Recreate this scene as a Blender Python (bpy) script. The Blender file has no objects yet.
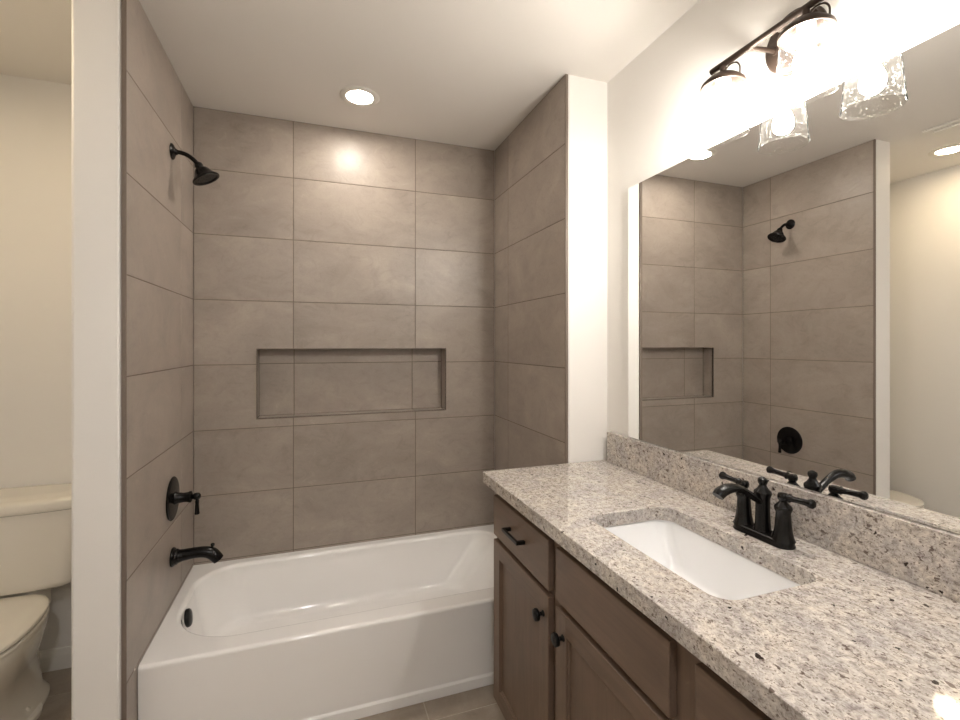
import bpy, bmesh, math, random
from mathutils import Vector, Matrix
PI = math.pi
random.seed(7)
scene = bpy.context.scene
C = scene.collection

# ------------------------------------------------------------ camera, world, exposure
cam_d = bpy.data.cameras.new('camera')
cam_d.sensor_width = 36.0
cam_d.lens = 467.99 / 960 * 36
cam_d.shift_y = (344.22 - 360) / 960
cam_d.clip_start = 0.02
cam = bpy.data.objects.new('camera', cam_d)
cam.location = (0.533, -2.4944, 1.3699)
cam.rotation_euler = (PI / 2, 0, -0.3391)
C.objects.link(cam)
scene.camera = cam
world = bpy.data.worlds.new('world'); world.use_nodes = True
world.node_tree.nodes['Background'].inputs[0].default_value = (0.9, 0.95, 1.0, 1)
world.node_tree.nodes['Background'].inputs[1].default_value = 0.3
scene.world = world
scene.view_settings.view_transform = 'Standard'
scene.view_settings.look = 'None'
scene.view_settings.exposure = 2.25
scene.view_settings.gamma = 1.0
scene.view_settings.use_curve_mapping = False
# strengths of the seen lamps and one added, unseen lamp (used by the lamp builders below)
BULB = 81.0
LENS_TUB = 39.0
LENS_TOILET = 33.0
LENS_FILL = 90.0  # added fill lamp behind the camera

# ------------------------------------------------------------ room dimensions (m)
W = 1.5          # alcove width (tile face to tile face)
XR = 1.700       # mirror wall
XL = -0.90       # far left wall (toilet nook)
H = 2.476
YW = -0.805      # front of right wing wall
YP = -0.822      # front of left partition
PX = -0.136      # left face of the partition
YB = -3.45       # wall behind the camera
MX = 1.689       # mirror face

# ------------------------------------------------------------ material helpers
def new_mat(name):
    m = bpy.data.materials.new(name); m.use_nodes = True
    nt = m.node_tree
    return m, nt, nt.nodes['Principled BSDF']
def srgb(r, g, b):
    f = lambda c: (c / 255 / 12.92) if c / 255 <= 0.04045 else ((c / 255 + 0.055) / 1.055) ** 2.4
    return (f(r), f(g), f(b), 1)
def plain(name, col, rough=0.5, metal=0.0, coat=0.0, noise=0.0, nscale=40, bump=0.0, bscale=200):
    m, nt, b = new_mat(name)
    b.inputs['Base Color'].default_value = col
    b.inputs['Roughness'].default_value = rough
    b.inputs['Metallic'].default_value = metal
    b.inputs['Coat Weight'].default_value = coat
    b.inputs['Coat Roughness'].default_value = 0.05
    tc = nt.nodes.new('ShaderNodeTexCoord')
    if noise > 0:
        n = nt.nodes.new('ShaderNodeTexNoise'); n.inputs['Scale'].default_value = nscale; n.inputs['Detail'].default_value = 4
        nt.links.new(tc.outputs['Object'], n.inputs['Vector'])
        mx = nt.nodes.new('ShaderNodeMix'); mx.data_type = 'RGBA'
        mx.inputs[6].default_value = tuple(c * (1 - noise) for c in col[:3]) + (1,)
        mx.inputs[7].default_value = tuple(min(1, c * (1 + noise)) for c in col[:3]) + (1,)
        nt.links.new(n.outputs['Fac'], mx.inputs[0]); nt.links.new(mx.outputs[2], b.inputs['Base Color'])
    if bump > 0:
        n = nt.nodes.new('ShaderNodeTexNoise'); n.inputs['Scale'].default_value = bscale; n.inputs['Detail'].default_value = 3
        nt.links.new(tc.outputs['Object'], n.inputs['Vector'])
        bp = nt.nodes.new('ShaderNodeBump'); bp.inputs['Strength'].default_value = bump; bp.inputs['Distance'].default_value = 0.002
        nt.links.new(n.outputs['Fac'], bp.inputs['Height']); nt.links.new(bp.outputs[0], b.inputs['Normal'])
    return m

def ramp(nt, stops, interp='LINEAR'):
    r = nt.nodes.new('ShaderNodeValToRGB'); r.color_ramp.interpolation = interp
    e = r.color_ramp.elements
    while len(e) < len(stops): e.new(0.5)
    for i, (p, c) in enumerate(stops):
        e[i].position = p; e[i].color = c if len(c) == 4 else tuple(c) + (1,)
    return r
def mixc(nt, fac, a, b, blend='MIX'):
    m = nt.nodes.new('ShaderNodeMix'); m.data_type = 'RGBA'; m.blend_type = blend
    for s, v in ((0, fac), (6, a), (7, b)):
        if hasattr(v, 'links') or hasattr(v, 'is_linked'): nt.links.new(v, m.inputs[s])
        else: m.inputs[s].default_value = v
    return m.outputs[2]
def noise(nt, vec, scale, detail=4, rough=0.5, dist=0.0):
    n = nt.nodes.new('ShaderNodeTexNoise')
    n.inputs['Scale'].default_value = scale; n.inputs['Detail'].default_value = detail
    n.inputs['Roughness'].default_value = rough; n.inputs['Distortion'].default_value = dist
    nt.links.new(vec, n.inputs['Vector'])
    return n.outputs['Fac']
def vmul(nt, vec, s):
    v = nt.nodes.new('ShaderNodeVectorMath'); v.operation = 'MULTIPLY'
    nt.links.new(vec, v.inputs[0]); v.inputs[1].default_value = s
    return v.outputs[0]

def stone_tile(name, c0, c1, c2, rough=0.38, coat=0.0):
    m, nt, b = new_mat(name)
    tc = nt.nodes.new('ShaderNodeTexCoord'); geo = nt.nodes.new('ShaderNodeNewGeometry')
    add = nt.nodes.new('ShaderNodeVectorMath'); add.operation = 'ADD'
    off = nt.nodes.new('ShaderNodeVectorMath'); off.operation = 'SCALE'; off.inputs['Scale'].default_value = 13.0
    comb = nt.nodes.new('ShaderNodeCombineXYZ')
    for i in range(3): nt.links.new(geo.outputs['Random Per Island'], comb.inputs[i])
    nt.links.new(comb.outputs[0], off.inputs[0]); nt.links.new(tc.outputs['Object'], add.inputs[0]); nt.links.new(off.outputs[0], add.inputs[1])
    rot = nt.nodes.new('ShaderNodeMapping'); rot.inputs['Rotation'].default_value = (0.5, 0.55, 0.5); rot.inputs['Scale'].default_value = (1.0, 1.0, 1.5)
    nt.links.new(add.outputs[0], rot.inputs['Vector'])
    n1 = noise(nt, rot.outputs[0], 3.2, 6, 0.6, 0.8)
    n2 = noise(nt, rot.outputs[0], 9, 9, 0.75, 1.8)
    n3 = noise(nt, add.outputs[0], 120, 3)
    r = ramp(nt, [(0.25, c0), (0.5, c1), (0.78, c2)]); nt.links.new(n1, r.inputs[0])
    r2 = ramp(nt, [(0.32, (0.82, 0.82, 0.82)), (0.48, (1, 1, 1)), (0.60, (1.03, 1.03, 1.02)), (0.68, (1.20, 1.19, 1.18))]); nt.links.new(n2, r2.inputs[0])
    col = mixc(nt, 0.75, r.outputs[0], r2.outputs[0], 'MULTIPLY')
    r3 = ramp(nt, [(0.3, (0.95, 0.95, 0.95)), (0.7, (1.05, 1.05, 1.05))]); nt.links.new(n3, r3.inputs[0])
    col = mixc(nt, 0.6, col, r3.outputs[0], 'MULTIPLY')
    rr = ramp(nt, [(0, (0.95, 0.945, 0.94)), (1, (1.05, 1.05, 1.05))]); nt.links.new(geo.outputs['Random Per Island'], rr.inputs[0])
    col = mixc(nt, 1.0, col, rr.outputs[0], 'MULTIPLY')
    nt.links.new(col, b.inputs['Base Color'])
    mr = nt.nodes.new('ShaderNodeMapRange'); mr.inputs['To Min'].default_value = rough - 0.06; mr.inputs['To Max'].default_value = rough + 0.1
    nt.links.new(n2, mr.inputs['Value']); nt.links.new(mr.outputs[0], b.inputs['Roughness'])
    bp = nt.nodes.new('ShaderNodeBump'); bp.inputs['Strength'].default_value = 0.45; bp.inputs['Distance'].default_value = 0.0025
    nt.links.new(n2, bp.inputs['Height']); nt.links.new(bp.outputs[0], b.inputs['Normal'])
    return m

def granite(name):
    m, nt, b = new_mat(name)
    tc = nt.nodes.new('ShaderNodeTexCoord'); V = tc.outputs['Object']
    V2 = vmul(nt, V, (1.0, 0.72, 1.0))
    n1 = noise(nt, V2, 105, 6, 0.75, 0.5)
    r1 = ramp(nt, [(0.34, srgb(130, 121, 114)), (0.44, srgb(176, 168, 161)), (0.54, srgb(203, 196, 188)), (0.66, srgb(226, 221, 213))])
    nt.links.new(n1, r1.inputs[0])
    n2 = noise(nt, V, 9, 5, 0.65, 1.2)      # broad patches: cream against grey
    r2 = ramp(nt, [(0.34, (0.76, 0.76, 0.80)), (0.46, (0.92, 0.92, 0.93)), (0.64, (1.06, 1.04, 1.0))]); nt.links.new(n2, r2.inputs[0])
    col = mixc(nt, 0.9, r1.outputs[0], r2.outputs[0], 'MULTIPLY')
    n5 = noise(nt, V2, 26, 4, 0.6, 0.8)     # pale quartz blotches
    r5 = ramp(nt, [(0.60, (0, 0, 0)), (0.70, (0.55, 0.55, 0.55))]); nt.links.new(n5, r5.inputs[0])
    col = mixc(nt, r5.outputs[0], col, srgb(232, 226, 214))
    n3 = noise(nt, V2, 210, 3, 0.6)         # fine brown-grey pepper
    rg2 = ramp(nt, [(0.58, (0, 0, 0)), (0.63, (0.8, 0.8, 0.8))]); nt.links.new(n3, rg2.inputs[0])
    col = mixc(nt, rg2.outputs[0], col, srgb(104, 90, 82))
    n3b = noise(nt, V2, 88, 3, 0.55, 0.4)   # larger brown grains
    rg4 = ramp(nt, [(0.63, (0, 0, 0)), (0.67, (0.85, 0.85, 0.85))]); nt.links.new(n3b, rg4.inputs[0])
    col = mixc(nt, rg4.outputs[0], col, srgb(92, 76, 68))
    vo = nt.nodes.new('ShaderNodeTexVoronoi'); vo.inputs['Scale'].default_value = 26   # scattered dark flecks
    nw = nt.nodes.new('ShaderNodeTexNoise'); nw.inputs['Scale'].default_value = 120; nt.links.new(V, nw.inputs['Vector'])
    vadd = nt.nodes.new('ShaderNodeVectorMath'); vadd.operation = 'MULTIPLY_ADD'; vadd.inputs[1].default_value = (0.012, 0.012, 0.012)
    nt.links.new(nw.outputs['Color'], vadd.inputs[0]); nt.links.new(V, vadd.inputs[2]); nt.links.new(vadd.outputs[0], vo.inputs['Vector'])
    sep = nt.nodes.new('ShaderNodeSeparateColor'); nt.links.new(vo.outputs['Color'], sep.inputs[0])
    mm = nt.nodes.new('ShaderNodeMapRange'); mm.inputs['From Min'].default_value = 0.45; mm.inputs['From Max'].default_value = 1.0
    mm.inputs['To Min'].default_value = 0.0; mm.inputs['To Max'].default_value = 0.16; nt.links.new(sep.outputs[0], mm.inputs['Value'])
    lt = nt.nodes.new('ShaderNodeMath'); lt.operation = 'LESS_THAN'; nt.links.new(vo.outputs['Distance'], lt.inputs[0]); nt.links.new(mm.outputs[0], lt.inputs[1])
    col = mixc(nt, lt.outputs[0], col, srgb(52, 42, 38))
    nt.links.new(col, b.inputs['Base Color'])
    b.inputs['Roughness'].default_value = 0.06
    return m

def wood(name, axis, c0, c1):
    """stained maple, grain running along axis ('z' or 'y')"""
    m, nt, b = new_mat(name)
    tc = nt.nodes.new('ShaderNodeTexCoord')
    sc = (14, 14, 1.2) if axis == 'z' else (14, 1.2, 14)
    v = vmul(nt, tc.outputs['Object'], sc)
    n1 = noise(nt, v, 2.2, 6, 0.6, 1.2)
    n2 = noise(nt, vmul(nt, tc.outputs['Object'], (60, 60, 3) if axis == 'z' else (60, 3, 60)), 3, 4, 0.6)
    n3 = noise(nt, tc.outputs['Object'], 5, 3)
    r = ramp(nt, [(0.15, c0), (0.85, c1)]); nt.links.new(n1, r.inputs[0])
    r2 = ramp(nt, [(0.3, (0.86, 0.86, 0.86)), (0.7, (1.1, 1.1, 1.1))]); nt.links.new(n2, r2.inputs[0])
    col = mixc(nt, 0.45, r.outputs[0], r2.outputs[0], 'MULTIPLY')
    r3 = ramp(nt, [(0.3, (0.85, 0.86, 0.88)), (0.7, (1.12, 1.08, 1.05))]); nt.links.new(n3, r3.inputs[0])
    col = mixc(nt, 0.7, col, r3.outputs[0], 'MULTIPLY')
    nt.links.new(col, b.inputs['Base Color'])
    b.inputs['Roughness'].default_value = 0.42
    return m

def emitter(name, col, strength):
    m, nt, b = new_mat(name)
    b.inputs['Base Color'].default_value = (0.9, 0.9, 0.9, 1)
    b.inputs['Emission Color'].default_value = col
    b.inputs['Emission Strength'].default_value = strength
    return m

def seeded_glass(name):
    m, nt, b = new_mat(name)
    nt.nodes.remove(b)
    out = nt.nodes['Material Output']
    tc = nt.nodes.new('ShaderNodeTexCoord')
    tr = nt.nodes.new('ShaderNodeBsdfTransparent'); tr.inputs[0].default_value = (0.97, 0.97, 0.96, 1)
    gl = nt.nodes.new('ShaderNodeBsdfGlossy'); gl.inputs['Roughness'].default_value = 0.04
    tl = nt.nodes.new('ShaderNodeBsdfTranslucent'); tl.inputs[0].default_value = (0.95, 0.95, 0.93, 1)
    vo = nt.nodes.new('ShaderNodeTexVoronoi'); vo.inputs['Scale'].default_value = 170
    nt.links.new(tc.outputs['Object'], vo.inputs['Vector'])
    r = ramp(nt, [(0.12, (0.30, 0.30, 0.30)), (0.30, (0.0, 0.0, 0.0)), (0.8, (0.0, 0.0, 0.0))]); nt.links.new(vo.outputs['Distance'], r.inputs[0])
    n = noise(nt, tc.outputs['Object'], 60, 3)
    rn = ramp(nt, [(0.40, (0.0, 0.0, 0.0)), (0.55, (1, 1, 1))]); nt.links.new(n, rn.inputs[0])
    fac = mixc(nt, 1.0, r.outputs[0], rn.outputs[0], 'MULTIPLY')
    ma = nt.nodes.new('ShaderNodeMath'); ma.operation = 'ADD'; ma.inputs[1].default_value = 0.003
    nt.links.new(fac, ma.inputs[0])
    m1 = nt.nodes.new('ShaderNodeMixShader'); nt.links.new(ma.outputs[0], m1.inputs[0])
    nt.links.new(tr.outputs[0], m1.inputs[1]); nt.links.new(tl.outputs[0], m1.inputs[2])
    lw = nt.nodes.new('ShaderNodeLayerWeight'); lw.inputs['Blend'].default_value = 0.05
    m2 = nt.nodes.new('ShaderNodeMixShader'); nt.links.new(lw.outputs['Fresnel'], m2.inputs[0])
    nt.links.new(m1.outputs[0], m2.inputs[1]); nt.links.new(gl.outputs[0], m2.inputs[2])
    bp = nt.nodes.new('ShaderNodeBump'); bp.inputs['Strength'].default_value = 0.5; bp.inputs['Distance'].default_value = 0.001
    nt.links.new(r.outputs[0], bp.inputs['Height']); nt.links.new(bp.outputs[0], gl.inputs['Normal'])
    nt.links.new(m2.outputs[0], out.inputs['Surface'])
    return m

M_wall = plain('wall_paint', srgb(236, 233, 228), 0.6, noise=0.01, nscale=3, bump=0.15, bscale=260)
M_ceil = plain('ceiling_paint', srgb(232, 228, 222), 0.8, bump=0.2, bscale=200)
M_trim = plain('trim_paint', srgb(236, 233, 226), 0.35)
M_tile = stone_tile('wall_tile', srgb(143, 133, 124), srgb(157, 146, 136), srgb(170, 159, 148), 0.34)
M_grout = plain('grout', srgb(116, 104, 94), 0.85, noise=0.05, nscale=200)
M_edge = plain('tile_edge_trim', srgb(116, 103, 93), 0.5)
M_floor = stone_tile('floor_tile', srgb(140, 128, 116), srgb(158, 146, 133), srgb(174, 163, 150), 0.45)
M_fgrout = plain('floor_grout', srgb(184, 174, 162), 0.85)
M_acrylic = plain('tub_acrylic', srgb(248, 246, 243), 0.08, coat=0.8)
M_porc = plain('porcelain', srgb(240, 240, 240), 0.1, coat=0.8)
M_bone = plain('toilet_porcelain', srgb(234, 228, 216), 0.12, coat=0.5)
M_black = plain('oil_rubbed_bronze', (0.003, 0.0025, 0.0024, 1), 0.24, metal=0.0)
M_bmatte = plain('matte_black', (0.003, 0.003, 0.003, 1), 0.34, metal=0.0)
M_bronze = plain('fixture_bronze', srgb(62, 50, 42), 0.42, metal=0.6)
for m_ in (M_black, M_bmatte): m_.node_tree.nodes['Principled BSDF'].inputs['Specular IOR Level'].default_value = 0.3
M_gran = granite('granite')
M_wv = wood('stained_maple_vertical', 'z', srgb(100, 83, 70), srgb(124, 104, 89))
M_wh = wood('stained_maple_horizontal', 'y', srgb(100, 83, 70), srgb(124, 104, 89))
M_wdark = plain('cabinet_interior', srgb(60, 46, 37), 0.6)
M_mirror = plain('mirror_silver', (0.93, 0.93, 0.92, 1), 0.0, metal=1.0)
M_medge = plain('mirror_edge', srgb(60, 62, 58), 0.2)
M_glass = seeded_glass('seeded_glass')
M_bulb = emitter('bulb_glow', (1.0, 0.94, 0.87, 1), BULB)
M_lens = emitter('downlight_lens_glow', (1.0, 0.91, 0.80, 1), LENS_TUB)
M_lens2 = emitter('downlight_lens_glow_warm', (1.0, 0.81, 0.54, 1), LENS_TOILET)
M_lens3 = emitter('downlight_lens_glow_fill', (0.97, 0.97, 1.0, 1), LENS_FILL)
M_ltrim = plain('downlight_trim', srgb(232, 228, 220), 0.5)
M_door = plain('door_paint', srgb(232, 228, 220), 0.4)

# ------------------------------------------------------------ mesh helpers
def BM(): return bmesh.new()
def box(bm, x0, x1, y0, y1, z0, z1, bevel=0.0, seg=2, mi=0):
    vs = [bm.verts.new(p) for p in ((x0,y0,z0),(x1,y0,z0),(x1,y1,z0),(x0,y1,z0),(x0,y0,z1),(x1,y0,z1),(x1,y1,z1),(x0,y1,z1))]
    fs = [bm.faces.new([vs[i] for i in q]) for q in ((3,2,1,0),(4,5,6,7),(0,1,5,4),(1,2,6,5),(2,3,7,6),(3,0,4,7))]
    for f in fs: f.material_index = mi
    if bevel > 0:
        es = list({e for f in fs for e in f.edges})
        r = bmesh.ops.bevel(bm, geom=es, offset=bevel, segments=seg, profile=0.5, affect='EDGES')
        for f in r['faces']: f.material_index = mi
    return bm
def ringloop(bm, pts): return [bm.verts.new(p) for p in pts]
def bridge(bm, a, b, mi=0):
    n = len(a)
    for i in range(n):
        f = bm.faces.new((a[i], a[(i+1) % n], b[(i+1) % n], b[i])); f.material_index = mi
def loft(bm, loops, cap0=True, cap1=True, closed=False, mi=0):
    L = [ringloop(bm, l) for l in loops]
    for i in range(len(L) - 1): bridge(bm, L[i], L[i+1], mi)
    if closed: bridge(bm, L[-1], L[0], mi)
    else:
        if cap0: bm.faces.new(L[0][::-1]).material_index = mi
        if cap1: bm.faces.new(L[-1]).material_index = mi
    return bm
def rrect(x0, x1, y0, y1, r, z, n=8):
    """rounded rectangle; r is one radius or four (right back, left back, left front, right front)"""
    R4 = list(r) if isinstance(r, (tuple, list)) else [min(r, (x1-x0)/2 - 1e-5, (y1-y0)/2 - 1e-5)]*4
    out = []
    for cx, cy, a0, r in ((x1-R4[0], y1-R4[0], 0, R4[0]), (x0+R4[1], y1-R4[1], PI/2, R4[1]), (x0+R4[2], y0+R4[2], PI, R4[2]), (x1-R4[3], y0+R4[3], 1.5*PI, R4[3])):
        for k in range(n + 1):
            a = a0 + PI/2 * k / n
            out.append(Vector((cx + r*math.cos(a), cy + r*math.sin(a), z)))
    return out
def frame_of(d):
    d = Vector(d).normalized()
    up = Vector((0, 0, 1)) if abs(d.z) < 0.95 else Vector((0, 1, 0))
    u = d.cross(up).normalized(); v = u.cross(d).normalized()
    return u, v, d
def lathe(bm, prof, org=(0,0,0), axis=(0,0,1), seg=32, cap0=True, cap1=True, sy=1.0, mi=0):
    """prof = [(radius, distance along axis)]"""
    u, v, d = frame_of(axis); o = Vector(org)
    loops = []
    for r, h in prof:
        r = max(r, 1e-4)
        loops.append([o + d*h + u*(r*math.cos(2*PI*k/seg)) + v*(r*sy*math.sin(2*PI*k/seg)) for k in range(seg)])
    return loft(bm, loops, cap0, cap1, mi=mi)
def catmull(pts, n=8):
    P = [Vector(p) for p in pts]
    P = [2*P[0]-P[1]] + P + [2*P[-1]-P[-2]]
    out = []
    for i in range(1, len(P)-2):
        for k in range(n):
            t = k/n
            out.append(0.5*((2*P[i]) + (P[i+1]-P[i-1])*t + (2*P[i-1]-5*P[i]+4*P[i+1]-P[i+2])*t*t + (3*P[i]-P[i-1]-3*P[i+1]+P[i+2])*t**3))
    out.append(P[-2]); return out
def tube(bm, pts, rad, seg=16, smooth=0, side=(0,1,0), flat=1.0, cap=True):
    """rad: number or list per control point (same count as pts). flat scales across 'side'x'tangent'."""
    R = rad if isinstance(rad, (list, tuple)) else [rad]*len(pts)
    if smooth:
        Q = catmull(pts, smooth); RR = []
        for i in range(len(pts)-1):
            for k in range(smooth): RR.append(R[i] + (R[i+1]-R[i])*k/smooth)
        RR.append(R[-1]); pts, R = Q, RR
    pts = [Vector(p) for p in pts]
    loops = []; u = Vector(side)
    for i, p in enumerate(pts):
        t = (pts[min(i+1, len(pts)-1)] - pts[max(i-1, 0)]).normalized()
        u = (u - t*u.dot(t)).normalized(); v = t.cross(u)
        loops.append([p + u*(R[i]*math.cos(2*PI*k/seg)) + v*(R[i]*flat*math.sin(2*PI*k/seg)) for k in range(seg)])
    return loft(bm, loops, cap, cap)
def obj(name, bm, mats, parent=None, smooth=True, angle=0.7, label=None):
    bmesh.ops.recalc_face_normals(bm, faces=bm.faces)
    me = bpy.data.meshes.new(name)
    if smooth:
        for f in bm.faces: f.smooth = True
        for e in bm.edges:
            if len(e.link_faces) == 2 and e.calc_face_angle(0) > angle: e.smooth = False
    bm.to_mesh(me); bm.free()
    for m in (mats if isinstance(mats, (list, tuple)) else [mats]): me.materials.append(m)
    o = bpy.data.objects.new(name, me); C.objects.link(o)
    if parent:
        o.parent = parent
        if parent.type == 'EMPTY': o.matrix_parent_inverse = Matrix.Translation(parent.location).inverted()
    if smooth:
        wn = o.modifiers.new('weighted_normals', 'WEIGHTED_NORMAL'); wn.keep_sharp = True; wn.weight = 100
    if label: o['label'] = label
    return o
def struct(name, bm, mats, parent=None, **k):
    o = obj(name, bm, mats, parent, **k)
    if not parent: o['kind'] = 'structure'
    return o
def thing(name, label, cat, loc, group=None):
    o = bpy.data.objects.new(name, None); C.objects.link(o); o.location = loc; o.empty_display_size = 0.05
    o['label'] = label; o['category'] = cat
    if group: o['group'] = group
    return o
def tag(o, label, cat, group=None):
    o['label'] = label; o['category'] = cat
    if group: o['group'] = group
    return o

# ------------------------------------------------------------ setting: floor, ceiling, walls
def tile_field(bm, x0, x1, y0, y1, tx, ty, ox, oy, top, gap=0.003):
    i0, i1 = math.floor((x0-ox)/tx), math.ceil((x1-ox)/tx)
    j0, j1 = math.floor((y0-oy)/ty), math.ceil((y1-oy)/ty)
    for i in range(i0, i1):
        sh = 0.0
        for j in range(j0, j1):
            a, b = max(x0, ox+i*tx) + gap/2, min(x1, ox+(i+1)*tx) - gap/2
            c, d = max(y0, oy+j*ty) + gap/2, min(y1, oy+(j+1)*ty) - gap/2
            if b-a > 0.01 and d-c > 0.01: box(bm, a, b, c, d, top-0.006, top, 0.0008, 1)
bm = BM(); tile_field(bm, XL, XR, YB, 0.0, 0.306, 0.612, 0.925, -0.83, 0.0, 0.004)
box(bm, XL-0.1, XR+0.1, YB-0.1, 0.1, -0.1, -0.0012, mi=1)
struct('floor', bm, [M_floor, M_fgrout], smooth=False)
bm = BM(); box(bm, XL-0.1, XR+0.1, YB-0.1, 0.2, H, H+0.1)
struct('ceiling', bm, M_ceil, smooth=False)
NX0, NX1, NZ0, NZ1, ND = 0.2686, 1.2114, 1.010, 1.345, 0.09
# back wall with the niche opening cut out
bm = BM()
box(bm, XL-0.1, NX0-0.012, 0.012, 0.2, 0, H); box(bm, NX1+0.012, XR+0.1, 0.012, 0.2, 0, H)
box(bm, NX0-0.012, NX1+0.012, 0.012, 0.2, 0, NZ0-0.012); box(bm, NX0-0.012, NX1+0.012, 0.012, 0.2, NZ1+0.012, H)
box(bm, NX0-0.012, NX1+0.012, ND+0.012, 0.2, NZ0-0.012, NZ1+0.012)
box(bm, XL, PX, -0.035, 0.012, 0, H)          # plasterboard behind the toilet
wall_back = struct('wall_back', bm, M_wall, smooth=False)
bm = BM(); box(bm, XL-0.1, XL, YB-0.1, 0.2, 0, H); wall_left = struct('wall_left', bm, M_wall, smooth=False)
bm = BM(); box(bm, XR, XR+0.1, YB-0.1, 0.2, 0, H); wall_right = struct('wall_right', bm, M_wall, smooth=False)
bm = BM(); box(bm, XL-0.1, XR+0.1, YB-0.1, YB, 0, H); wall_front = struct('wall_front', bm, M_wall, smooth=False)
# partition between toilet and tub, wing wall beside the vanity: rounded plaster corners
def stub_wall(name, x0, x1, y0, y1, r):
    bm = BM(); loft(bm, [rrect(x0, x1, y0, y1+0.05, r, z, 6) for z in (0.0, H)])
    return struct(name, bm, M_wall, angle=0.5)
wall_part = stub_wall('wall_partition', PX, -0.010, YP-0.001, -0.036, 0.013)
wall_wing = stub_wall('wall_wing', W+0.010, XR+0.03, YW-0.001, -0.036, 0.013)

# ------------------------------------------------------------ tile cladding in the tub alcove
ROWS = [0.343] + [0.351 + 0.307*i for i in range(0, 7)] + [H]
ROWS = [0.3512 + 0.307*i for i in range(-2, 7)]
rows = [(max(0.0, a), min(H, a+0.307)) for a in ROWS if a < H]
G = 0.0038
def wall_tiles(bm, ucuts, place, depth=0.010, z0=0.0, z1=H, skip=None):
    """place(u0,u1,z0,z1) -> box bounds"""
    for a, b in rows:
        a, b = max(a, z0), min(b, z1)
        if b - a < 0.006: continue
        for u0, u1 in zip(ucuts[:-1], ucuts[1:]):
            u0g, u1g, ag, bg = u0+G/2, u1-G/2, a+G/2, b-G/2
            rects = [(u0g, u1g, ag, bg)]
            if skip:
                s0, s1, t0, t1 = skip
                if u1 > s0 and u0 < s1 and b > t0 and a < t1:
                    rects = []
                    if u0 < s0: rects.append((u0g, s0, ag, bg))
                    if u1 > s1: rects.append((s1, u1g, ag, bg))
                    m0, m1 = max(u0g, s0), min(u1g, s1)
                    if a < t0: rects.append((m0, m1, ag, t0))
                    if b > t1: rects.append((m0, m1, t1, bg))
            if len(rects) == 1: box(bm, *place(*rects[0]), 0.0009, 1)
            else:   # an L-shaped cut tile: one outline, extruded
                us = sorted({v for q in rects for v in q[:2]}); zs = sorted({v for q in rects for v in q[2:]})
                inside = lambda i, j: any(q[0]-1e-6 <= (us[i]+us[i+1])/2 <= q[1]+1e-6 and q[2]-1e-6 <= (zs[j]+zs[j+1])/2 <= q[3]+1e-6 for q in rects)
                vm = {}
                def V(i, j, k):
                    if (i, j, k) not in vm:
                        x0, x1, y0, y1, c, d = place(us[i], us[i], zs[j], zs[j])
                        vm[i, j, k] = bm.verts.new((x0, y0 if k == 0 else y1, c))
                    return vm[i, j, k]
                ni, nj = len(us)-1, len(zs)-1
                for i in range(ni):
                    for j in range(nj):
                        if not inside(i, j): continue
                        for k in (0, 1): bm.faces.new((V(i,j,k), V(i+1,j,k), V(i+1,j+1,k), V(i,j+1,k)))
                        for (di, dj, p, q) in ((-1,0,(i,j),(i,j+1)), (1,0,(i+1,j),(i+1,j+1)), (0,-1,(i,j),(i+1,j)), (0,1,(i,j+1),(i+1,j+1))):
                            ii, jj = i+di, j+dj
                            if not (0 <= ii < ni and 0 <= jj < nj and inside(ii, jj)):
                                bm.faces.new((V(*p,0), V(*q,0), V(*q,1), V(*p,1)))
X1, X2 = 0.4321, 1.0438
bm = BM()
wall_tiles(bm, [0.0, X1, X2, W], lambda a, b, c, d: (a, b, 0.0, 0.010, c, d), skip=(NX0, NX1, NZ0, NZ1))
# grout bed behind, around the niche
for q in ((0.0, NX0, 0, H), (NX1, W, 0, H), (NX0, NX1, 0, NZ0), (NX0, NX1, NZ1, H)):
    box(bm, q[0], q[1], 0.0012, 0.0119, q[2], q[3], mi=1)
struct('tile_cladding', bm, [M_tile, M_grout], wall_back, smooth=False)
# niche lining
bm = BM()
for a, b in ((NZ0, 1.272), (1.272, NZ1)):
    for u0, u1 in ((NX0, X1), (X1, X2), (X2, NX1)):
        box(bm, u0+G/2, u1-G/2, ND, ND+0.01, a+G/2, b-G/2, 0.0008, 1)
for u0, u1 in ((NX0, X1), (X1, X2), (X2, NX1)):
    box(bm, u0+G/2, u1-G/2, 0.002, ND-G/2, NZ0-0.010, NZ0, 0.0008, 1)
    box(bm, u0+G/2, u1-G/2, 0.002, ND-G/2, NZ1, NZ1+0.010, 0.0008, 1)
box(bm, NX0-0.010, NX0, 0.002, ND-G/2, NZ0+G/2, NZ1-G/2, 0.0008, 1); box(bm, NX1, NX1+0.010, 0.002, ND-G/2, NZ0+G/2, NZ1-G/2, 0.0008, 1)
box(bm, NX0-0.0105, NX1+0.0105, ND+0.0015, ND+0.0119, NZ0-0.0105, NZ1+0.0105, mi=1)
struct('niche_lining', bm, [M_tile, M_grout], wall_back, smooth=False)
# metal profile round the niche
bm = BM(); w = 0.004
for q in ((NX0-w, NX1+w, NZ0-w, NZ0), (NX0-w, NX1+w, NZ1, NZ1+w), (NX0-w, NX0, NZ0, NZ1), (NX1, NX1+w, NZ0, NZ1)):
    box(bm, q[0], q[1], -0.0012, 0.004, q[2], q[3], 0.0005, 1)
struct('niche_edge_profile', bm, M_edge, wall_back, smooth=False)
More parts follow.
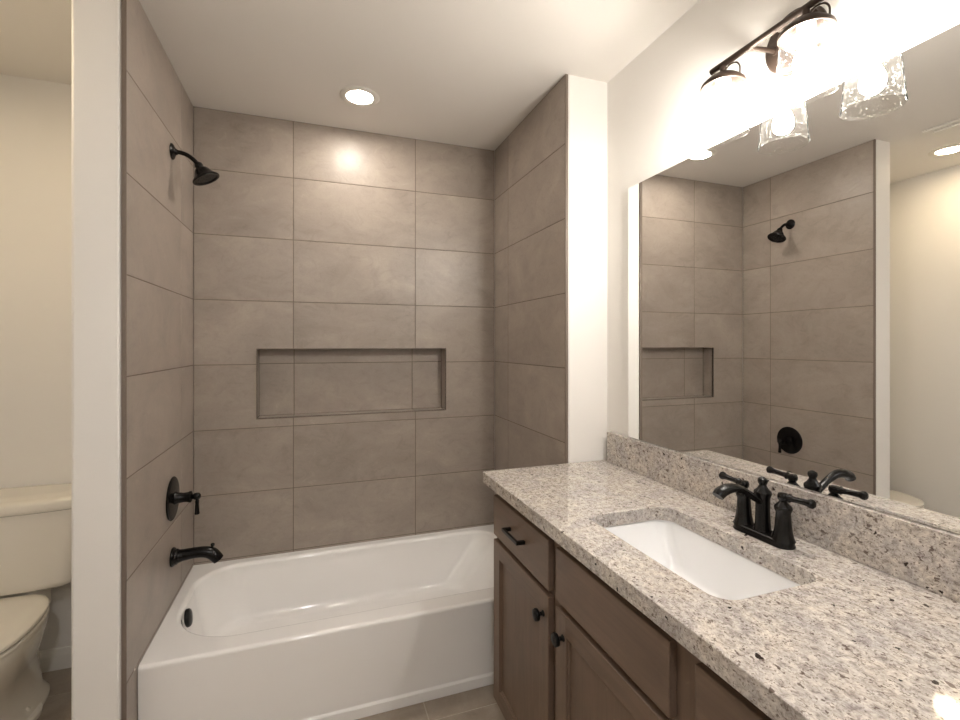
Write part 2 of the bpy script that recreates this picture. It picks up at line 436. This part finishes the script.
# left and right returns
bm = BM(); wall_tiles(bm, [-0.818, -0.210, 0.0], lambda a, b, c, d: (-0.010, 0.0, a, b, c, d))
box(bm, -0.0099, -0.0012, -0.818, 0.0, 0, H, mi=1)
struct('tile_cladding', bm, [M_tile, M_grout], wall_part, smooth=False)
bm = BM(); wall_tiles(bm, [-0.801, -0.200, 0.0], lambda a, b, c, d: (W, W+0.010, a, b, c, d))
box(bm, W+0.0012, W+0.0099, -0.801, 0.0, 0, H, mi=1)
struct('tile_cladding', bm, [M_tile, M_grout], wall_wing, smooth=False)
bm = BM(); box(bm, -0.0115, 0.0008, YP-0.0015, -0.818, 0, H, 0.0006, 1); struct('edge_profile', bm, M_edge, wall_part, smooth=False)
bm = BM(); box(bm, W-0.0008, W+0.0115, YW-0.0015, -0.801, 0, H, 0.0006, 1); struct('edge_profile', bm, M_edge, wall_wing, smooth=False)

# baseboards
def baseboard(name, p0, p1, n):
    """p0->p1 along the wall foot, n = direction into the room"""
    prof = [(0, 0), (0.013, 0), (0.013, 0.055), (0.0105, 0.062), (0.0105, 0.070), (0.006, 0.082), (0.0, 0.086)]
    bm = BM(); p0, p1, n = Vector(p0), Vector(p1), Vector(n)
    loops = [[p + n*a + Vector((0, 0, b)) for a, b in prof] for p in (p0, p1)]
    loft(bm, loops); return struct(name, bm, M_trim, angle=0.5)
baseboard('baseboard_back', (XL, -0.035, 0), (PX, -0.035, 0), (0, -1, 0))
baseboard('baseboard_left', (XL, YB, 0), (XL, -0.035, 0), (1, 0, 0))
baseboard('baseboard_partition', (PX, YP, 0), (PX, -0.035, 0), (-1, 0, 0))
baseboard('baseboard_front', (XL, YB, 0), (XR, YB, 0), (0, 1, 0))

# door in the wall behind the camera
bm = BM()
box(bm, -0.05, 0.76, YB, YB+0.035, 0.008, 2.03, 0.002, 1)
for z0, z1 in ((0.22, 0.95), (1.10, 1.85)):
    for x0, x1 in ((0.06, 0.30), (0.41, 0.65)):
        box(bm, x0, x1, YB+0.030, YB+0.042, z0, z1, 0.006, 2)
door = struct('door_1', bm, M_door, smooth=False)
bm = BM()
box(bm, -0.125, -0.055, YB, YB+0.02, 0, 2.11, 0.004, 2); box(bm, 0.765, 0.835, YB, YB+0.02, 0, 2.11, 0.004, 2); box(bm, -0.054, 0.764, YB, YB+0.02, 2.04, 2.11, 0.004, 2)
struct('trim_1', bm, M_trim, smooth=False)

# ------------------------------------------------------------ ceiling lamps and vent
def downlight(name, x, y, lens, label):
    t = thing(name, label, 'ceiling light', (x, y, H), 'recessed downlights')
    bm = BM()
    lathe(bm, [(0.055, 0.002), (0.057, -0.004), (0.063, -0.007), (0.080, -0.006), (0.086, -0.002), (0.086, 0.0), (0.084, 0.003)], (x, y, H), (0, 0, 1), 48, False, False)
    obj('trim_ring', bm, M_ltrim, t)
    bm = BM()
    lathe(bm, [(0.056, 0.0), (0.053, -0.0035), (0.035, -0.0050), (0.0001, -0.0055)], (x, y, H), (0, 0, 1), 24, False, True)
    obj('lens', bm, lens, t)
    return t
downlight('ceiling_downlight', 0.722, -0.345, M_lens, 'round recessed ceiling light over the bathtub')
downlight('ceiling_downlight', -0.56, -0.87, M_lens2, 'warm round recessed ceiling light over the toilet, seen only in the mirror')
downlight('ceiling_downlight', 0.45, -3.05, M_lens3, 'added, unseen round ceiling light by the door behind the viewer, lighting the tub front and cabinets')  # out of view, added to light the tub front and cabinets
t = thing('ceiling_vent', 'white square exhaust fan grille on the ceiling beside the toilet light', 'vent', (-0.245, -1.09, H))
bm = BM(); box(bm, -0.365, -0.125, -1.215, -0.965, H-0.012, H, 0.006, 2); obj('grille_frame', bm, M_ltrim, t)
bm = BM()
box(bm, -0.335, -0.155, -1.185, -0.995, H-0.022, H-0.0125, 0.004, 2); obj('grille_plate', bm, M_ltrim, t)

# ------------------------------------------------------------ bathtub
t = thing('bathtub', 'white alcove bathtub with flat apron between the tiled walls', 'bathtub', (0.75, -0.37, 0))
zt = 0.342
def tl(x0, x1, y0, y1, r, z): return rrect(x0, x1, y0, y1, r, z, 12)
e = 0.001
ox0, ox1, oy1 = e, W-e, -e
L = []
for yy, zz in ((-0.733, 0.0), (-0.735, 0.003), (-0.735, 0.036), (-0.7335, 0.040), (-0.7285, 0.043), (-0.7265, 0.047), (-0.7275, 0.10), (-0.7305, 0.326)):
    L.append(tl(ox0, ox1, yy, oy1, 0.003, zz))
R = 0.014
for k in range(1, 6):
    a = PI/2*k/5
    L.append(tl(ox0, ox1, -0.731 + R*(1-math.cos(a)), oy1, 0.003, zt - R + R*math.sin(a)))
ix0, ix1, iy0, iy1 = 0.034, 1.462, -0.652, -0.036
def basin(x0, x1, y0, y1, dr, z):
    L.append(tl(x0, x1, y0, y1, (0.13-dr, 0.19-dr, 0.25-dr, 0.13-dr) if dr < 0.1 else 0.04, z))
for k in range(0, 7):
    a = PI/2*k/6; r = 0.018
    dx = r*math.sin(a); basin(ix0+dx, ix1-dx, iy0+dx, iy1-dx, dx, zt - r*(1-math.cos(a)))
basin(0.056, 1.425, -0.630, -0.058, 0.02, 0.290)
basin(0.074, 1.365, -0.617, -0.078, 0.025, 0.225)
basin(0.092, 1.305, -0.602, -0.096, 0.03, 0.165)
basin(0.103, 1.275, -0.594, -0.106, 0.035, 0.132)
basin(0.109, 1.262, -0.589, -0.111, 0.037, 0.119)
basin(0.119, 1.250, -0.582, -0.119, 0.042, 0.108)
basin(0.135, 1.236, -0.570, -0.132, 0.05, 0.102)
basin(0.155, 1.215, -0.550, -0.150, 0.06, 0.099)
basin(0.30, 1.05, -0.42, -0.29, 0.12, 0.097)
bm = BM(); loft(bm, L)
obj('tub_body', bm, M_acrylic, t, angle=0.75)
# overflow cover on the sloped drain end, drain
bm = BM(); ox = Vector((0.058, -0.372, 0.291)); ax = Vector((1, 0, 0.14)).normalized()
lathe(bm, [(0.033, -0.014), (0.034, 0.004), (0.033, 0.009), (0.029, 0.013), (0.014, 0.016), (0.0005, 0.0165)], ox, ax, 32)
obj('overflow_cover', bm, M_bmatte, t, label='matte black overflow cover')
bm = BM(); lathe(bm, [(0.034, 0.0), (0.034, 0.003), (0.028, 0.005), (0.024, 0.003), (0.0005, 0.004)], (0.26, -0.355, 0.0985), (0, 0, 1), 32)
obj('drain', bm, M_bmatte, t, label='matte black drain')

# ------------------------------------------------------------ tub and shower fittings (left tiled wall)
FY = -0.350
t = thing('wall_shower', 'black bell shower head on a curved arm high on the left tiled wall', 'shower head', (0, FY, 2.125))
bm = BM(); lathe(bm, [(0.031, 0.0006), (0.031, 0.004), (0.026, 0.008), (0.016, 0.012), (0.012, 0.016), (0.011, 0.02)], (0, FY, 2.130), (1, 0, 0), 32)
obj('flange', bm, M_black, t)
bm = BM(); tube(bm, [(0.004, FY, 2.130), (0.03, FY, 2.1295), (0.055, FY, 2.122), (0.078, FY, 2.105), (0.091, FY, 2.090)], 0.0085, 16, 8)
obj('shower_arm', bm, M_black, t)
bm = BM(); ax = Vector((0.46, 0, -0.89)).normalized(); HO = (0.091, FY, 2.092)
lathe(bm, [(0.009, -0.006), (0.0145, 0.0), (0.016, 0.008), (0.0145, 0.016), (0.022, 0.020), (0.028, 0.028), (0.034, 0.040), (0.042, 0.052), (0.0500, 0.058), (0.0525, 0.063), (0.0505, 0.067), (0.044, 0.0665), (0.042, 0.063), (0.0005, 0.063)], HO, ax, 40)
head = obj('spray_head', bm, M_black, t)
bm = BM(); u, v, d = frame_of(ax)
for rr, n in ((0.010, 6), (0.020, 12), (0.029, 18)):
    for k in range(n):
        a = 2*PI*k/n; o = Vector(HO) + d*0.0625 + u*rr*math.cos(a) + v*rr*math.sin(a)
        lathe(bm, [(0.0015, 0), (0.0012, 0.0022)], o, d, 6)
obj('nozzles', bm, M_bmatte, head)

t = thing('shower_valve', 'round black shower valve plate with a lever, on the tiled wall above the spout', 'shower valve', (0, -0.345, 0.76))
VY, VZ = -0.345, 0.760
bm = BM(); lathe(bm, [(0.084, 0.0006), (0.085, 0.003), (0.083, 0.006), (0.078, 0.008), (0.072, 0.0095), (0.045, 0.012), (0.026, 0.0135)], (0, VY, VZ), (1, 0, 0), 56)
obj('escutcheon', bm, M_black, t)
bm = BM(); lathe(bm, [(0.027, 0.010), (0.026, 0.014), (0.0215, 0.022), (0.0185, 0.040), (0.0195, 0.054), (0.0225, 0.062), (0.0225, 0.066), (0.017, 0.069), (0.012, 0.071)], (0, VY, VZ), (1, 0, 0), 32)
obj('valve_body', bm, M_black, t)
bm = BM()
lathe(bm, [(0.008, 0.066), (0.009, 0.074), (0.013, 0.078), (0.0145, 0.086), (0.013, 0.094), (0.008, 0.099), (0.0005, 0.101)], (0, VY, VZ), (1, 0, 0), 24)
lathe(bm, [(0.006, 0.008), (0.0058, 0.016), (0.0082, 0.019), (0.0075, 0.022), (0.0068, 0.03), (0.0082, 0.062), (0.0095, 0.068), (0.0080, 0.072), (0.0005, 0.073)], (0.087, VY, VZ), (0, 0, -1), 20)
obj('lever', bm, M_black, t)

t = thing('tub_spout', 'black curved tub spout on the left tiled wall, below the shower valve', 'tub spout', (0, -0.345, 0.53))
SZ = 0.528
bm = BM(); lathe(bm, [(0.036, 0.0006), (0.037, 0.004), (0.034, 0.010), (0.030, 0.013), (0.030, 0.018), (0.026, 0.023)], (0, VY, SZ), (1, 0, 0), 36)
obj('flange', bm, M_black, t)
bm = BM(); tube(bm, [(0.015, VY, SZ), (0.04, VY, SZ+0.003), (0.08, VY, SZ+0.006), (0.115, VY, SZ+0.004), (0.140, VY, SZ-0.006), (0.158, VY, SZ-0.026), (0.164, VY, SZ-0.034)],
              [0.027, 0.0225, 0.021, 0.022, 0.0235, 0.022, 0.0205], 24, 6)
obj('spout_body', bm, M_black, t)
bm = BM(); lathe(bm, [(0.0045, 0), (0.0045, 0.014), (0.0075, 0.017), (0.0075, 0.023), (0.004, 0.026), (0.0005, 0.027)], (0.140, VY, SZ+0.010), (0.10, 0, 1), 16)
obj('diverter_knob', bm, M_black, t)

# ------------------------------------------------------------ vanity cabinet
VE = -2.370                       # hidden right end of the vanity
t = thing('vanity_cabinet', 'brown stained maple vanity cabinet with shaker doors under the granite top', 'cabinet', (1.43, -1.6, 0))
FX = 1.174; DX = 1.154            # face frame plane, door face plane
bm = BM()
ya, yb_ = VE+0.008, -0.868
box(bm, FX+0.019, 1.698, yb_-0.018, yb_, 0.068, 0.8425, 0.0015, 1)            # side panels
box(bm, FX+0.019, 1.698, ya, ya+0.018, 0.068, 0.8425, 0.0015, 1)
box(bm, FX+0.019, 1.698, ya+0.018, yb_-0.018, 0.068, 0.086)                    # bottom
box(bm, 1.692, 1.698, ya+0.018, yb_-0.018, 0.086, 0.8425)                      # back
box(bm, 1.245, 1.263, ya, yb_-0.002, 0.0, 0.068)                              # toe board
obj('carcass', bm, M_wv, t, smooth=False)
bm = BM()
for q0, q1 in ((-0.890, yb_), (-1.362, -1.302), (-1.862, -1.780), (ya, -2.29)): box(bm, FX, FX+0.019, q0, q1, 0.068, 0.8425, 0.001, 1)
for q0, q1 in ((-1.302, -0.890), (-1.780, -1.362), (-2.29, -1.862)):
    for r0, r1 in ((0.068, 0.09), (0.645, 0.685), (0.80, 0.8425)): box(bm, FX, FX+0.019, q0, q1, r0, r1)
obj('face_frame', bm, M_wv, t, smooth=False)
def front_slab(y0, y1, z0, z1):
    bm = BM(); box(bm, DX, FX-0.0005, y0, y1, z0, z1, 0.0025, 2); return bm
def shaker(y0, y1, z0, z1, s=0.056):
    bm = BM()
    box(bm, DX, FX-0.0005, y0, y0+s, z0, z1, 0.002, 2); box(bm, DX, FX-0.0005, y1-s, y1, z0, z1, 0.002, 2)
    box(bm, DX+0.0004, FX-0.0005, y0+s-0.003, y1-s+0.003, z0, z0+s, 0.002, 2, mi=1); box(bm, DX+0.0004, FX-0.0005, y0+s-0.003, y1-s+0.003, z1-s, z1, 0.002, 2, mi=1)
    # inner moulding and panel
    w = 0.0045
    for q in ((y0+s, y1-s, z0+s, z0+s+w), (y0+s, y1-s, z1-s-w, z1-s), (y0+s, y0+s+w, z0+s, z1-s), (y1-s-w, y1-s, z0+s, z1-s)):
        box(bm, DX+0.005, FX-0.002, q[0], q[1], q[2], q[3], 0.002, 1)
    box(bm, DX+0.0115, FX-0.002, y0+s-0.002, y1-s+0.002, z0+s-0.002, z1-s+0.002)
    return bm
def knob(par, y, z):
    bm = BM(); lathe(bm, [(0.009, 0), (0.0085, 0.002), (0.0055, 0.005), (0.0055, 0.012), (0.011, 0.015), (0.0165, 0.018), (0.0175, 0.023), (0.0160, 0.028), (0.011, 0.030), (0.0005, 0.0308)], (DX, y, z), (-1, 0, 0), 28)
    return obj('knob', bm, M_bmatte, par)
def pull(par, y, z, half=0.056):
    bm = BM()
    s = 0.0055
    box(bm, DX-0.030, DX-0.0216, y-half-s, y+half+s, z-s, z+s, 0.0008, 1)
    for q in (-half, half): box(bm, DX-0.022, DX, y+q-s, y+q+s, z-s, z+s, 0.0006, 1)
    return obj('pull', bm, M_bmatte, par, smooth=False)
ZT0, ZT1, ZD0, ZD1 = 0.672, 0.816, 0.070, 0.654
units = [(-1.312, -0.884), (-1.790, -1.356), (-2.300, -1.852)]
y0, y1 = units[0]
d = obj('drawer', front_slab(y0, y1, ZT0, ZT1), M_wh, t, smooth=False); pull(d, -1.098, 0.748)
d = obj('door', shaker(y0, y1, ZD0, ZD1), [M_wv, M_wh], t, smooth=False); knob(d, y0+0.030, 0.594)
y0, y1 = units[1]
obj('false_drawer_front', front_slab(y0, y1, ZT0, ZT1), M_wh, t, smooth=False)
d = obj('door', shaker(y0, y1, ZD0, ZD1), [M_wv, M_wh], t, smooth=False); knob(d, y1-0.040, 0.590)
y0, y1 = units[2]
d = obj('drawer', front_slab(y0, y1, ZT0, ZT1), M_wh, t, smooth=False); pull(d, (y0+y1)/2, 0.748)
d = obj('door', shaker(y0, y1, ZD0, ZD1), [M_wv, M_wh], t, smooth=False); knob(d, y1-0.040, 0.590)

# ------------------------------------------------------------ granite countertop with the sink cut-out
CT, CB = 0.883, 0.8435
cx0, cx1, cy0, cy1 = 1.138, 1.6985, VE, -0.8075
hx0, hx1, hy0, hy1, hr = 1.258, 1.534, -1.816, -1.346, 0.045
def cr(z, i=0.0): return rrect(cx0+i, cx1-i*0.2, cy0+i*0.2, cy1-i*0.5, 0.004, z, 8)
def hr_(z, o=0.0): return rrect(hx0-o, hx1+o, hy0-o, hy1+o, hr+o, z, 8)
bm = BM()
loft(bm, [cr(CB), cr(CT-0.004), cr(CT-0.0015, 0.001), cr(CT, 0.004), hr_(CT, 0.003), hr_(CT-0.001, 0.001), hr_(CT-0.004), hr_(CB)], closed=True)
tag(obj('countertop', bm, M_gran, angle=0.6), 'speckled cream granite countertop with a rectangular sink cut-out', 'countertop')
bm = BM(); box(bm, 1.6770, 1.6985, VE, -0.8350, CT+0.0006, 1.006, 0.0015, 2)
tag(obj('backsplash', bm, M_gran), 'low granite backsplash along the wall under the mirror', 'backsplash')

# ------------------------------------------------------------ undermount sink
t = thing('sink', 'white rectangular undermount sink in the granite countertop', 'sink', (1.393, -1.592, 0.70))
def sr(i, z, r): return rrect(hx0+i, hx1-i, hy0+i, hy1-i, r, z, 10)
def sr2(ix0_, ix1_, iy0_, iy1_, z, r): return rrect(hx0+ix0_, hx1-ix1_, hy0+iy0_, hy1-iy1_, r, z, 10)
top = CB - 0.0006
L = [sr(-0.014, top-0.010, 0.05), sr(-0.014, top, 0.05), sr(-0.004, top, 0.045), sr(-0.001, top-0.003, 0.034),
     sr2(0.003, 0.003, 0.008, 0.008, top-0.025, 0.034), sr2(0.010, 0.008, 0.030, 0.030, top-0.075, 0.034),
     sr2(0.016, 0.012, 0.050, 0.050, top-0.105, 0.034), sr2(0.022, 0.018, 0.062, 0.062, top-0.118, 0.032),
     sr2(0.034, 0.030, 0.078, 0.078, top-0.125, 0.038), sr2(0.09, 0.09, 0.16, 0.16, top-0.130, 0.03),
     # outside
     ]
bm = BM(); loft(bm, L, cap0=False)
# outer shell, a second skin 8 mm away
Lo = [sr(-0.014, top-0.010, 0.05), sr2(-0.004, -0.004, 0.0, 0.0, top-0.03, 0.05), sr2(0.004, 0.002, 0.04, 0.04, top-0.115, 0.05), sr2(0.03, 0.03, 0.07, 0.07, top-0.14, 0.04)]
loft(bm, Lo, cap0=False)
obj('basin', bm, M_porc, t, angle=1.0)
bm = BM(); lathe(bm, [(0.022, 0), (0.022, 0.003), (0.019, 0.004), (0.016, 0.002), (0.015, 0.006), (0.0005, 0.008)], (1.393, -1.592, top-0.1305), (0, 0, 1), 28)
obj('drain', bm, M_black, t, label='dark bronze pop-up drain')

# ------------------------------------------------------------ faucet
FXc, FYc = 1.600, -1.617
t = thing('faucet', 'black two-handle centerset faucet standing behind the sink', 'faucet', (FXc, FYc, CT))
bm = BM(); z0 = CT + 0.0006
def fr(hx, hy, z): return rrect(FXc-hx, FXc+hx, FYc-hy, FYc+hy, min(hx, hy)*0.995, z, 10)
loft(bm, [fr(0.0265, 0.080, z0), fr(0.0265, 0.080, z0+0.003), fr(0.0250, 0.0785, z0+0.005), fr(0.0250, 0.0785, z0+0.012), fr(0.0225, 0.076, z0+0.016), fr(0.018, 0.0715, z0+0.018)])
obj('base_plate', bm, M_black, t)
zb = z0 + 0.014
def post(name, y, prof, par):
    bm = BM(); lathe(bm, prof, (FXc, y, zb), (0, 0, 1), 32); return obj(name, bm, M_black, par)
body = post('spout_body', FYc, [(0.021, 0), (0.0190, 0.008), (0.0175, 0.025), (0.0165, 0.050), (0.0165, 0.085), (0.0198, 0.094), (0.0204, 0.098), (0.0188, 0.102), (0.013, 0.108), (0.0090, 0.115), (0.0082, 0.118), (0.0100, 0.121), (0.0118, 0.127), (0.0105, 0.133), (0.004, 0.137), (0.0005, 0.1375)], t)
bm = BM()
sz = zb + 0.076
tube(bm, [(FXc-0.004, FYc, zb+0.074), (FXc-0.030, FYc, zb+0.089), (FXc-0.058, FYc, zb+0.106), (FXc-0.088, FYc, zb+0.118), (FXc-0.116, FYc, zb+0.119), (FXc-0.138, FYc, zb+0.112), (FXc-0.147, FYc, zb+0.104)],
     [0.0105, 0.0100, 0.0100, 0.0118, 0.0145, 0.0155, 0.0145], 24, 6, flat=0.85)
obj('spout', bm, M_black, t)
for s in (1, -1):
    y = FYc + s*0.055
    h = post('handle_post', y, [(0.0260, 0), (0.0225, 0.008), (0.0190, 0.025), (0.0168, 0.050), (0.0160, 0.066), (0.0190, 0.074), (0.0197, 0.078), (0.0180, 0.082), (0.0125, 0.088), (0.0085, 0.093), (0.0105, 0.096), (0.0125, 0.101), (0.0125, 0.107), (0.0100, 0.112), (0.0005, 0.1135)], t)
    bm = BM(); o = Vector((FXc, y, zb+0.104)); ax = Vector((0.0, s, 0.06))
    lathe(bm, [(0.0085, 0.006), (0.0085, 0.013), (0.0108, 0.016), (0.0075, 0.020), (0.0068, 0.030), (0.0072, 0.052), (0.0080, 0.060), (0.0106, 0.066), (0.0106, 0.071), (0.0080, 0.074), (0.0005, 0.075)], o, ax, 24)
    obj('lever', bm, M_black, h)

# ------------------------------------------------------------ mirror
bm = BM(); box(bm, MX, XR-0.0003, VE, -0.9615, 1.0085, 1.9796)
for f in bm.faces:
    f.normal_update()
    f.material_index = 0 if f.calc_center_median().x < MX+1e-5 else 1
tag(obj('wall_mirror', bm, [M_mirror, M_medge], smooth=False), 'large frameless rectangular mirror above the vanity backsplash', 'mirror')

# ------------------------------------------------------------ vanity light: round canopy, bar, two seeded glass shades
LX, LY = 1.577, -1.631
t = thing('vanity_light', 'bronze two-light bar with seeded glass shades above the mirror', 'wall lamp', (XR, LY, 2.14))
zbar = 2.128
bm = BM()
lathe(bm, [(0.080, 0.0005), (0.080, 0.006), (0.076, 0.010), (0.074, 0.018), (0.066, 0.023), (0.03, 0.026), (0.0005, 0.027)], (XR, LY, 2.146), (-1, 0, 0), 48)
obj('canopy', bm, M_bronze, t)
bm = BM(); tube(bm, [(LX, -1.478, zbar), (LX, -1.784, zbar)], 0.0085, 16, side=(1, 0, 0)); obj('bar', bm, M_bronze, t)
for y in (-1.592, -1.670):
    bm = BM(); tube(bm, [(XR-0.020, y, 2.142), (LX+0.004, y, zbar+0.001)], 0.0062, 14, side=(0, 1, 0))
    lathe(bm, [(0.011, 0), (0.011, 0.004), (0.007, 0.007)], (XR-0.0235, y, 2.1415), (-1, 0, 0), 18)
    obj('arm', bm, M_bronze, t)
def shade_set(y):
    bm = BM()
    tube(bm, [(LX, y, zbar-0.004), (LX, y, 2.096)], 0.0085, 14)
    # domed cap, open ring that carries the glass
    lathe(bm, [(0.009, 2.104), (0.020, 2.101), (0.035, 2.094), (0.047, 2.084), (0.0540, 2.077), (0.0560, 2.072), (0.0560, 2.066), (0.0540, 2.066), (0.0535, 2.071), (0.045, 2.080), (0.034, 2.090), (0.018, 2.096), (0.0005, 2.097)], (LX, y, 0), (0, 0, 1), 40, False, False)
    h = obj('shade_holder', bm, M_bronze, t)
    bm = BM()   # wire loop from the stem to the cap
    tube(bm, [(LX, y-0.006, 2.108), (LX+0.004, y-0.018, 2.119), (LX+0.008, y-0.034, 2.117), (LX+0.010, y-0.043, 2.104), (LX+0.010, y-0.044, 2.084)], 0.0022, 10, 6, side=(1, 0, 0))
    obj('wire', bm, M_bronze, h)
    bm = BM(); lathe(bm, [(0.017, 2.097), (0.019, 2.085), (0.019, 2.058), (0.016, 2.054)], (LX, y, 0), (0, 0, 1), 24)
    obj('socket', bm, M_ltrim, h)
    bm = BM()
    lathe(bm, [(0.0515, 2.073), (0.0532, 2.050), (0.0575, 2.000), (0.0620, 1.949), (0.0632, 1.944), (0.0640, 1.9405), (0.0625, 1.9385), (0.0608, 1.941), (0.0602, 1.947)], (LX, y, 0), (0, 0, 1), 64, False, False)
    obj('shade', bm, M_glass, t)
    bm = BM()
    lathe(bm, [(0.011, 2.055), (0.013, 2.045), (0.019, 2.030), (0.025, 2.014), (0.027, 2.001), (0.024, 1.987), (0.015, 1.977), (0.0005, 1.973)], (LX, y, 0), (0, 0, 1), 16)
    obj('bulb', bm, M_bulb, t)
for k in range(2): shade_set(-1.517 - 0.228*k)

# ------------------------------------------------------------ toilet
TX = -0.560
t = thing('toilet', 'bone white two-piece toilet behind the partition', 'toilet', (TX, -0.35, 0))
def egg(hw, yb, yf, z, n=48, ym=None):
    """egg outline: back at yb, front tip at yf (smaller y), widest at ym"""
    out = []; ym = ym if ym is not None else yb + (yf - yb)*0.42
    for k in range(n):
        a = 2*PI*k/n; c, s = math.cos(a), math.sin(a)
        if s > 0:   # towards the back, squarish
            x = math.copysign(abs(c)**0.62, c)*hw; y = ym + (yb-ym)*abs(s)**0.8
        else:
            x = c*hw; y = ym + (yf-ym)*abs(s)
        out.append(Vector((TX+x, y, z)))
    return out
bm = BM()
loft(bm, [egg(0.122, -0.12, -0.58, 0.0, ym=-0.32), egg(0.122, -0.12, -0.58, 0.016, ym=-0.32), egg(0.100, -0.13, -0.555, 0.042, ym=-0.33), egg(0.092, -0.13, -0.54, 0.10, ym=-0.36),
          egg(0.100, -0.14, -0.575, 0.16, ym=-0.41), egg(0.126, -0.17, -0.635, 0.22, ym=-0.45), egg(0.156, -0.20, -0.690, 0.285, ym=-0.48), egg(0.174, -0.215, -0.720, 0.335, ym=-0.50), egg(0.179, -0.222, -0.728, 0.366, ym=-0.50), egg(0.175, -0.225, -0.724, 0.376, ym=-0.50)])
obj('bowl', bm, M_bone, t, angle=0.9)
for s in (-1, 1):
    bm = BM()
    lathe(bm, [(0.052, 0.0), (0.052, 0.014), (0.046, 0.020), (0.0005, 0.022)], (TX+s*0.085, -0.33, 0.0), (0, 0, 1), 28, sy=1.5)
    ft = obj('foot', bm, M_bone, t)
    bm = BM()
    lathe(bm, [(0.017, 0.0), (0.017, 0.008), (0.014, 0.018), (0.008, 0.024), (0.0005, 0.026)], (TX+s*0.095, -0.33, 0.018), (0, 0, 1), 20)
    obj('bolt_cap', bm, M_bone, ft)
def seat_loop(i, z): return egg(0.184-i, -0.222-i*0.3, -0.740+i, z-0.010, ym=-0.50)
bm = BM(); loft(bm, [seat_loop(0.006, 0.387), seat_loop(0.0, 0.391), seat_loop(0.0, 0.399), seat_loop(0.004, 0.403)]); obj('seat', bm, M_bone, t, angle=0.9)
bm = BM(); loft(bm, [seat_loop(0.004, 0.4055), seat_loop(0.001, 0.409), seat_loop(0.001, 0.417), seat_loop(0.006, 0.422), seat_loop(0.03, 0.4255), seat_loop(0.09, 0.427)]); obj('seat_lid', bm, M_bone, t, angle=0.9)
for s in (-1, 1):
    bm = BM(); box(bm, TX+s*0.075-0.018, TX+s*0.075+0.018, -0.262, -0.236, 0.377, 0.413, 0.006, 3)
    obj('seat_hinge', bm, M_bone, t)
def tk(hw, y0, y1, r, z, bow=0.0):
    pts = rrect(TX-hw, TX+hw, y0, y1, r, z, 10)
    for p in pts:
        if p.y < (y0+y1)/2: p.y -= bow*(1 - ((p.x-TX)/hw)**2)
    # add points along the front by moving only the corners: bow handled on dense loop below
    return pts
def tank_loop(hw, y0, y1, r, z, bow, n=14):
    """rounded tank outline with a bowed front"""
    out = []
    for p in rrect(TX-hw, TX+hw, y0, y1, r, z, 8): out.append(p)
    # insert extra points on the front edge (between the 3rd and the 4th corner)
    k = 3*9
    a, b = out[k-1], out[k]
    front = [a.lerp(b, i/(n+1)) for i in range(1, n+1)]
    res = out[:k] + front + out[k:]
    for p in res:
        if p.y < y0 + r + 1e-6: p.y -= bow*max(0, 1 - ((p.x-TX)/hw)**2)
    return res
bm = BM()
loft(bm, [tank_loop(0.185, -0.215, -0.045, 0.05, 0.4220, 0.023), tank_loop(0.200, -0.223, -0.042, 0.05, 0.4300, 0.027), tank_loop(0.206, -0.226, -0.040, 0.045, 0.4490, 0.030), tank_loop(0.222, -0.236, -0.038, 0.04, 0.5940, 0.034), tank_loop(0.230, -0.240, -0.036, 0.035, 0.7290, 0.034)])
obj('tank', bm, M_bone, t, angle=0.9)
bm = BM()
loft(bm, [tank_loop(0.232, -0.242, -0.0362, 0.035, 0.7298, 0.034), tank_loop(0.240, -0.250, -0.0362, 0.035, 0.7350, 0.034), tank_loop(0.243, -0.253, -0.0362, 0.035, 0.7460, 0.034), tank_loop(0.243, -0.253, -0.0362, 0.035, 0.7620, 0.034), tank_loop(0.238, -0.248, -0.0365, 0.033, 0.7740, 0.034), tank_loop(0.225, -0.236, -0.040, 0.03, 0.7810, 0.030), tank_loop(0.15, -0.18, -0.08, 0.02, 0.7850, 0.019)])
obj('tank_lid', bm, M_bone, t, angle=0.9)
bm = BM(); box(bm, TX-0.075, TX+0.075, -0.225, -0.085, 0.30, 0.4225, 0.02, 3); obj('tank_mount', bm, M_bone, t)
bm = BM(); tube(bm, [(TX-0.165, -0.245, 0.68), (TX-0.165, -0.272, 0.68), (TX-0.13, -0.282, 0.678), (TX-0.09, -0.284, 0.674)], [0.008, 0.006, 0.006, 0.0065], 12, 5, side=(0, 0, 1)); obj('flush_lever', bm, M_ltrim, t)
